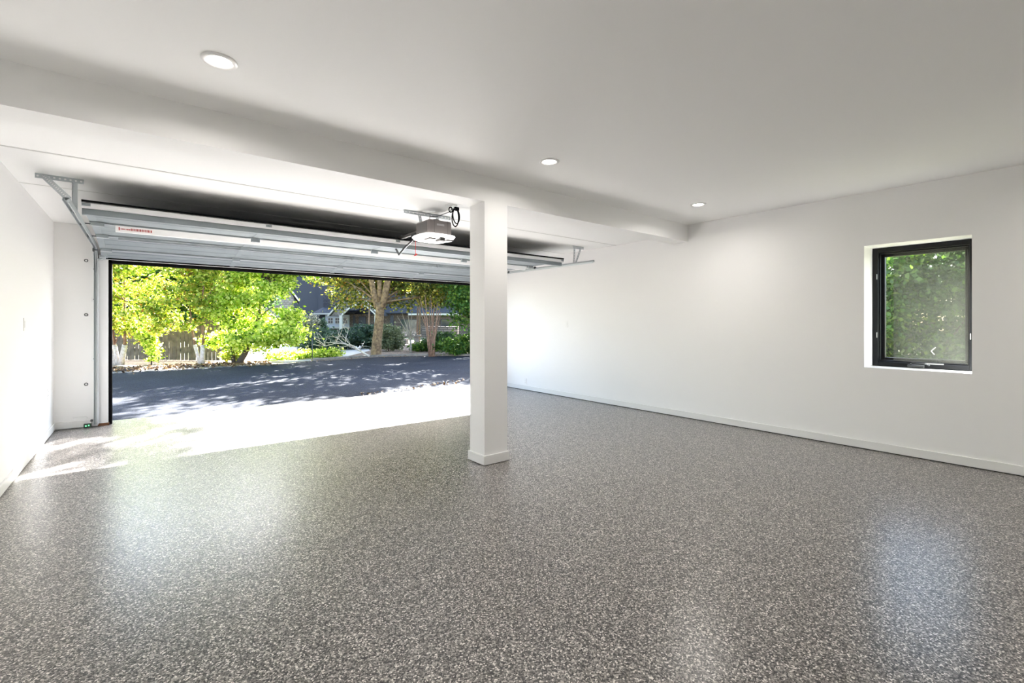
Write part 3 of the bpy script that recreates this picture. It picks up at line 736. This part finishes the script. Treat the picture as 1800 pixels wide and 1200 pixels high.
# right side
RTp = at(835, 18.2)
tree('leafy_tree', RTp, [(0, 0, 3.2, 1.5, 1.3, 1.3), (-.55, 0, 2.2, .7, .9, .9), (-.2, 0, 1.5, .7, .8, .5), (.3, .3, 4.6, 1.8, 1.6, 1.4), (.9, .6, 2.4, 1.2, 1.2, 1.2)], 'bright green leafy tree right beside the column edge of the opening', trunks=[([(.1, .2, -.1), (.1, .2, 1.5), (.0, .1, 3.5)], [.12, .1, .05])],
     leaf='leaf_green', n_p=260, n_leaf=24000, pr=.2, size=.10, branches=24, br=.03, zmin=.7)
p = at(800, 18.8)
tree('ivy_mound', p, [(0, 0, .35, .9, .6, .35), (.8, .1, .45, .7, .6, .4)], 'dark ivy mound on the ground under the leafy tree', 'shrub', leaf='leaf_green', n_p=90, n_leaf=5000, pr=.12, size=.08, branches=0)
p = at(905, 26)
tree('tall_tree', p, [(0, 0, 8.5, 3.2, 3.0, 3.0), (-2.0, .5, 6.5, 2.2, 2.2, 2.0), (2.0, .5, 6.5, 2.4, 2.2, 2.2)], 'tall tree standing far right behind the leafy tree', trunks=[([(0, 0, -.1), (0, 0, 4), (.2, 0, 9)], [.25, .2, .08])],
     leaf='leaf_green', n_p=260, n_leaf=19000, pr=.42, size=.20, branches=20, br=.06)
for x, y, c, rr, lb in ((14.5, 28.5, 8.3, 3.5, 'tall slim-trunked tree behind the garden wall, crown above the door header'), (13.5, 34.5, 8.6, 3.5, 'tall tree behind the maple, in front of the house'), (17, 33, 9.5, 3.6, 'tall tree before the right half of the house'), (19.5, 25.5, 8, 3.3, 'tall tree standing right of the house behind the column')):
    tree('tall_tree', (x, y, 0), [(0, 0, c, rr, rr, 2.4), (-1.5, 0, c - 1, rr * .7, rr * .7, 1.5), (1.5, 1, c - .5, rr * .7, rr * .7, 1.8)], lb, trunks=[([(0, 0, -.1), (.1, 0, 4), (0, 0, c)], [.06, .05, .035])],
         leaf='leaf_green', n_p=240, n_leaf=17000, pr=.4, size=.22, branches=20, br=.05, zmin=4.8)
# crape myrtle clump: many cinnamon stems
CP = at(759, 18.3)
k2 = 18.3 / F_PX
cm = empty('crape_myrtle', CP, 0, 'clump of many bare cinnamon stems fanning up, right of the maple', 'tree')
tops = [(733, 540), (738, 520), (744, 548), (748, 505), (752, 530), (757, 515), (762, 540), (766, 505), (770, 530), (774, 548), (778, 520), (741, 560), (754, 560), (768, 565)]
for i, (tx, ty) in enumerate(tops):
    x0 = (random.uniform(-5, 5)) * k2; x1 = (tx - 759) * k2; z1 = 1.3 - (ty - 568) * k2; yy = random.uniform(-.3, .3)
    pts = [bx(x0, -.05), bx(x0 + (x1 - x0) * .22 + random.uniform(-.03, .03), z1 * .3, yy * .3), bx(x0 + (x1 - x0) * .55 + random.uniform(-.05, .05), z1 * .62, yy * .6), bx(x1, z1, yy)]
    MB().tube(pts, [.034, .028, .02, .009], 7).build('stem', M['bark_red'], cm)
P, C = puffs([(*bx(.1, 3.0), .9, .7, .6), (*bx(.5, 2.5), .5, .5, .5), (*bx(-.4, 2.6), .5, .5, .3)], 90, 5200, .18)
leaf_mesh('foliage', P, .085, M['leaf_maple'], cm)
# small grey multi-stem tree
GP = at(722, 20.5); k3 = 20.5 / F_PX
gm = empty('bare_tree', GP, 0, 'small bare grey tree with forking stems between maple and cinnamon clump', 'tree')
b = MB().tube([bx(0, -.05), bx(.0, .35), bx(-.02, .62)], [.05, .045, .04], 7)
for (tx, ty) in ((698, 555), (706, 548), (716, 540), (724, 545), (733, 560), (711, 575), (738, 580)):
    x1 = (tx - 722) * k3; z1 = 1.3 - (ty - 568) * k3
    b.tube([bx(-.02, .58), bx(x1 * .35 + .02, .58 + (z1 - .58) * .35), bx(x1 * .7, .58 + (z1 - .58) * .7), bx(x1, z1)], [.028, .022, .016, .006], 6)
b.build('trunk', M['bark_gr'], gm)
# fallen pale branch
FB = at(606, 17.6); k4 = 17.6 / F_PX
fb_ = empty('fallen_branch', FB, 0, 'pale dead branch lying on the ground left of the maple trunk', 'branch')
random.seed(9)
b = MB()
def fbp(px, py, y=0): return Vector(bx((px - 606) * k4, 1.3 - (py - 568) * k4, y))
main = [fbp(652, 625, -.2), fbp(636, 617, -.1), fbp(622, 608), fbp(606, 604), fbp(590, 603), fbp(570, 608, .1), fbp(551, 600, .2)]
b.tube(main, [.04, .034, .028, .022, .017, .012, .005], 6)
def twig(p, d, L, r, dep):
    pts = [p]; rr = [r]
    for i in range(4):
        d = (d + Vector((random.uniform(-.35, .35), random.uniform(-.35, .35), random.uniform(-.3, .35)))).normalized()
        n_ = pts[-1] + d * L / 4
        if n_.z < .03: n_.z = .03; d.z = abs(d.z)
        pts.append(n_); rr.append(r * (1 - .2 * (i + 1)))
    b.tube(pts, rr, 5)
    if dep:
        for i in range(3): twig(pts[1 + i], (d + Vector((random.uniform(-1, 1), random.uniform(-.6, .6), random.uniform(-.2, .8)))).normalized(), L * .55, r * .6, dep - 1)
for i in range(1, 6):
    for s_ in range(3):
        twig(main[i], (RR * random.uniform(-1.4, .2) + Vector((0, 0, random.uniform(-.05, .8))) + Vector((FW[0], FW[1], 0)) * random.uniform(-.4, .4)).normalized(), random.uniform(.5, .95), .014, 1)
b.build('dead_wood', M['deadwood'], fb_)
# thin stake
s_ = at(549, 16.6)
tag(MB().tube([(s_.x, s_.y, -.1), (s_.x, s_.y, .75)], .016, 8).build('garden_stake', M['hdw']), 'thin dark garden stake upright at the edge of the drive', 'stake')
# shrubs before the house
def shrub(px, d, w, h, leaf, label, n=5000, size=.10, pr=.16, nm='shrub', dd=.8):
    p = at(px, d)
    return tree(nm, p, [(0, 0, h * .5, w, w * dd, h * .5), (w * .4, 0, h * .4, w * .6, w * .6, h * .4), (-w * .4, 0, h * .4, w * .6, w * .6, h * .4)], label, 'shrub', trunks=[([(0, 0, -.05), (0, 0, h * .5)], [.03, .02])], leaf=leaf, n_p=90, n_leaf=n, pr=pr, size=size, branches=10, br=.012)
shrub(543, 24, .45, 1.75, 'leaf_silver', 'silvery white-leaved shrub behind the stake', 4200, .09, .12)
shrub(556, 28, .6, 1.7, 'leaf_conifer', 'dark conifer shrub right of the silvery shrub', 7000, .10, .16)
shrub(586, 23, 1.3, 1.0, 'leaf_conifer', 'low wide dark conifer shrub in front of the house windows', 9000, .10, .17)
shrub(555, 21, .7, .75, 'leaf_conifer', 'low dark conifer behind the fallen branch tip', 5000, .09, .14)
shrub(645, 24, .8, 1.25, 'leaf_conifer', 'dark conifer shrub behind the left side of the maple trunk', 5000, .10, .15)
shrub(683, 22, .65, 1.25, 'leaf_dusty', 'dusty grey-green shrub right of the maple trunk', 6000, .09, .14)
shrub(575, 17.9, .55, .32, 'leaf_lime', 'low yellow-green ground cover by the drive edge under the fallen branch', 3200, .07, .09, dd=.5)
shrub(515, 16.9, .9, .30, 'leaf_lime', 'low pale-green ground cover by the drive left of the stake', 4200, .07, .10, dd=.5)
shrub(740, 21.5, .5, .35, 'leaf_green', 'small green plant behind the cinnamon stems', 1500, .09, .1)
shrub(778, 22, 1.0, .8, 'leaf_dark', 'dark green bush behind the right side of the cinnamon clump', 5000, .1, .16)
# leaves scattered on the drive and along its edges
P = []
for _ in range(260):
    if random.random() < .5:
        x = random.uniform(3.0, 6.0); y = 8.3 + max(0, x - 3.4) * .28 + random.gauss(0, .12)
    else:
        i = random.randrange(1, 8); t = random.random(); x = edge[i][0] * (1 - t) + edge[i + 1][0] * t; y = edge[i][1] * (1 - t) + edge[i + 1][1] * t - abs(random.gauss(0, .35))
    P.append((x, y, .012))
leaf_mesh('fallen_leaves', np.array(P), .05, M['litter'], None, up=1.2, label='dry brown leaves scattered over the dark drive', cat='leaves', kind='stuff')
P = [(random.uniform(-2.5, 3.3), 16.35 + random.gauss(.6, .45), .02) for _ in range(1500)]
leaf_mesh('leaf_litter', np.array(P), .09, M['litter'], None, up=.8, label='brown leaf litter along the foot of the board fence', cat='leaves', kind='stuff')

# ------------------------------------------------------------------ houses beyond
DH = 48.0; kh = DH / F_PX
hs = empty('house', at(640, DH), -TH, 'brown shingled house with arched porch and grey roof behind the maple', 'house')
hx_ = lambda px: (px - 640) * kh
hz_ = lambda py: 1.3 - (py - 568) * kh
H = lambda b, n, m, p=hs: b.build(n, M[m], p)
wl_ = H(MB().box(hx_(560), hx_(850), 0, 6, -.3, hz_(552)), 'ground_floor_wall', 'shingle')
H(MB().box(hx_(558), hx_(860), 1.5, 7, hz_(552), hz_(440)), 'upper_wall', 'shingle_dk')
# lower roof skirt
H(MB().poly([(hx_(555), -.6, hz_(551)), (hx_(626), -.6, hz_(551)), (hx_(626), 1.5, hz_(541)), (hx_(557), 1.5, hz_(541))], (0, 0, .1)).poly([(hx_(676), -.6, hz_(551)), (hx_(860), -.6, hz_(551)), (hx_(860), 1.5, hz_(538)), (hx_(676), 1.5, hz_(538))], (0, 0, .1)), 'roof', 'roof')
H(MB().box(hx_(556), hx_(603), -.72, -.55, hz_(553), hz_(550)).box(hx_(720), hx_(860), -.72, -.55, hz_(554), hz_(551)), 'gutter', 'house_trim')
# bay with three windows
bay = H(MB().box(hx_(574), hx_(615), -.35, 0, hz_(575), hz_(553), .02), 'bay', 'house_blue')
H(MB().box(hx_(572), hx_(616), -.45, 0, hz_(577), hz_(574)), 'sill', 'house_trim', bay)
H(MB().box(hx_(560), hx_(574), -.08, 0, hz_(590), hz_(553)), 'side_panel', 'navy')
def hwin(x0, x1, y0, y1, yf, nx=2, ny=2, fr=.05, par=hs, fm='house_trim'):
    f = MB(); X0, X1, Z0, Z1 = hx_(x0), hx_(x1), hz_(y1), hz_(y0)
    f.box(X0 - fr, X0, yf - .06, yf, Z0, Z1).box(X1, X1 + fr, yf - .06, yf, Z0, Z1).box(X0 - fr, X1 + fr, yf - .06, yf, Z0 - fr, Z0).box(X0 - fr, X1 + fr, yf - .06, yf, Z1, Z1 + fr)
    for i in range(1, nx): x = X0 + (X1 - X0) * i / nx; f.box(x - .02, x + .02, yf - .05, yf, Z0, Z1)
    for i in range(1, ny): z = Z0 + (Z1 - Z0) * i / ny; f.box(X0, X1, yf - .05, yf, z - .02, z + .02)
    w = f.build('window', M[fm], par)
    MB().box(X0, X1, yf - .02, yf - .005, Z0, Z1).build('pane', M['pane'], w)
    return w
for x0 in (579.5, 592, 604.5): hwin(x0, x0 + 8, 559, 568, -.35, par=hs)
hwin(600, 611, 518, 536, 1.45, 2, 3, .08)
H(MB().box(hx_(588), hx_(606), 1.2, 1.5, hz_(544), hz_(538)), 'flower_box', 'house_trim')
for x0, x1 in ((706, 732), (776, 800)): hwin(x0, x1, 562, 588, -.02, 2, 2, .06, fm='door_dk')
# porch
H(MB().poly([(hx_(598), -3.0, hz_(556)), (hx_(625), -3.0, hz_(520)), (hx_(650), -3.0, hz_(520)), (hx_(682), -3.0, hz_(552)), (hx_(682), 0, hz_(552)), (hx_(650), 0, hz_(520)), (hx_(625), 0, hz_(520)), (hx_(598), 0, hz_(556))]) if False else
  MB().poly([(hx_(597), -3.0, hz_(556)), (hx_(597), .2, hz_(556)), (hx_(640), .2, hz_(508)), (hx_(640), -3.0, hz_(508))], (0, 0, .14)).poly([(hx_(683), -3.0, hz_(556)), (hx_(683), .2, hz_(556)), (hx_(640), .2, hz_(508)), (hx_(640), -3.0, hz_(508))], (0, 0, .14)), 'porch_roof', 'roof')
# gable face with arch cut out
b = MB(); yf = -2.85
arc = [(hx_(619) + (hx_(676) - hx_(619)) * t, hz_(556) + 1.05 * math.sin(PI * t)) for t in [i / 14 for i in range(15)]]
tp = [(hx_(600) + (hx_(640) - hx_(600)) * min(1, t * 2), 0) for t in [0]]
for (x0, z0), (x1, z1) in zip(arc, arc[1:]):
    def top(x):
        c = hx_(640); return hz_(510) - abs(x - c) * (hz_(510) - hz_(556)) / (hx_(640) - hx_(599))
    b.poly([(x0, yf, z0), (x1, yf, z1), (x1, yf, max(top(x1), z1 + .01)), (x0, yf, max(top(x0), z0 + .01))], (0, .12, 0))
b.poly([(hx_(600), yf, hz_(556)), (hx_(619), yf, hz_(556)), (hx_(619), yf, top(hx_(619)))], (0, .12, 0))
H(b, 'porch_gable', 'shingle_gr')
b = MB()
for (x0, z0), (x1, z1) in zip(arc, arc[1:]): b.bar((x0, yf - .05, z0 + .08), (x1, yf - .05, z1 + .08), .12, .2, up=(0, 1, 0))
H(b, 'arch_trim', 'house_trim')
H(MB().bar((hx_(597), -3.05, hz_(556)), (hx_(640), -3.05, hz_(508)), .10, .22, up=(0, 1, 0)).bar((hx_(683), -3.05, hz_(556)), (hx_(640), -3.05, hz_(508)), .10, .22, up=(0, 1, 0)), 'bargeboard', 'house_trim')
for x0, x1 in ((615, 619.5), (673, 677)): H(MB().box(hx_(x0), hx_(x1), -2.95, -2.6, hz_(580), hz_(555)), 'porch_post', 'house_trim')
for x in (617, 675):
    c = hx_(x)
    b = MB(); rings = []
    for w, z in ((.5, -.3), (.34, hz_(580))):
        rings.append([b.bm.verts.new((c + sx * w, -2.78 + sy * w, z)) for sx, sy in ((-1, -1), (1, -1), (1, 1), (-1, 1))])
    for k in range(4): b.bm.faces.new((rings[0][k], rings[0][(k + 1) % 4], rings[1][(k + 1) % 4], rings[1][k]))
    b.bm.faces.new(rings[1]); b.bm.faces.new(rings[0])
    H(b, 'stone_pier', 'stone')
H(MB().box(hx_(631), hx_(643), -.08, .02, -.2, hz_(556)), 'front_door', 'door_dk')
for x0, x1 in ((621, 625), (686, 692)): H(MB().box(hx_(x0), hx_(x1), -.1, .02, -.2, hz_(554)), 'shutter', 'door_dk')
# stone garden wall with a bench slab
gw = empty('garden_wall', at(735, 30), -TH, 'low dry-stone garden wall with a stone bench behind the bare tree', 'wall')
k5 = 30 / F_PX
MB().box(-40 * k5, -20 * k5, -.2, .5, -.1, .28).box(8 * k5, 70 * k5, -.2, .5, -.1, 1.1).build('stone_courses', M['stone'], gw)
MB().box(-42 * k5, 5 * k5, -.25, .25, .42, .55, .02).build('bench_slab', M['stone_kerb'], gw)
MB().box(-38 * k5, -30 * k5, -.2, .2, 0, .42).box(-6 * k5, 2 * k5, -.2, .2, 0, .42).build('bench_leg', M['stone_kerb'], gw)

# gabled shingle house at left
DG = 40.0; kg = DG / F_PX
GA = math.atan(383.5 / F_PX); GR = DG / math.cos(GA)
g2 = empty('cottage', at(516.5, DG), -TH + GA, 'grey shingled cottage gable with pale bargeboard behind the lime-green tree', 'house')
gx = lambda px: GR * math.tan(math.atan((px - 900) / F_PX) + GA)
gz = lambda py: 1.3 - (py - 568) * kg
MB().poly([(gx(420), 0, -.3), (gx(516.5), 0, -.3), (gx(516.5), 0, gz(522)), (gx(482), 0, gz(478)), (gx(420), 0, gz(555))], (0, 8, 0)).build('gable_wall', M['shingle_gr'], g2)
MB().bar((gx(526), -.4, gz(529)), (gx(482), -.4, gz(473)), .12, .22, up=(0, 1, 0)).bar((gx(410), -.4, gz(562)), (gx(482), -.4, gz(473)), .12, .22, up=(0, 1, 0)).build('bargeboard', M['house_trim'], g2)
MB().poly([(gx(526), -.4, gz(529)), (gx(526), 8.3, gz(529)), (gx(482), 8.3, gz(473)), (gx(482), -.4, gz(473))], (0, 0, .12)).poly([(gx(410), -.4, gz(562)), (gx(410), 8.3, gz(562)), (gx(482), 8.3, gz(473)), (gx(482), -.4, gz(473))], (0, 0, .12)).build('roof', M['roof'], g2)
f = MB().box(gx(462), gx(480), -.06, 0, gz(540), gz(514)).build('window', M['house_trim'], g2)
MB().box(gx(463.5), gx(478.5), -.075, -.05, gz(538), gz(516)).build('pane', M['pane'], f)
# slate blue wing
DN = 60.0; kn = DN / F_PX
n2 = empty('blue_house', at(545, DN), -TH, 'tall plain slate-blue house wall between cottage gable and main house', 'house')
nx = lambda px: (px - 545) * kn
MB().box(nx(505), nx(561), 0, 8, -.3, 12).build('side_wall', M['navy'], n2)
MB().box(nx(561), nx(600), -.3, 7, -.3, 11).build('set_back_wall', M['navy'], n2)
MB().poly([(nx(500), -.5, 12), (nx(610), -.5, 12), (nx(555), -.5, 15)], (0, 9, 0)).build('roof', M['roof'], n2)

# ------------------------------------------------------------------ outside the right-hand window
for x, y, h, w, lf, lb in ((12.6, 3.4, 3.0, 1.3, 'leaf_green', 'green shrub outside the window, sunlit on top'), (13.4, 1.4, 3.9, 1.6, 'leaf_dark', 'dark tree outside the window on the right'), (15.5, 4.8, 4.4, 1.9, 'leaf_green', 'mid-green tree outside the window on the left'), (18.5, 3.0, 5.0, 2.4, 'leaf_dark', 'taller dark tree in the distance outside the window'), (20.5, 6.4, 5.6, 2.6, 'leaf_green', 'farthest tree outside the window, at its left edge')):
    tree('garden_tree', (x, y, 0), [(0, 0, h * .42, w, w, h * .40), (.2, -.2, h * .8, w * .8, w * .8, h * .25), (-.3, .3, h * .65, w * .9, w * .8, h * .3), (0, 0, h * .12, w * .9, w, h * .12)], lb, trunks=[([(0, 0, -.1), (.05, 0, h * .5), (0, .05, h * .9)], [.09, .07, .03])],
         leaf=lf, n_p=260, n_leaf=24000, pr=.17, size=.085, branches=14, br=.02)
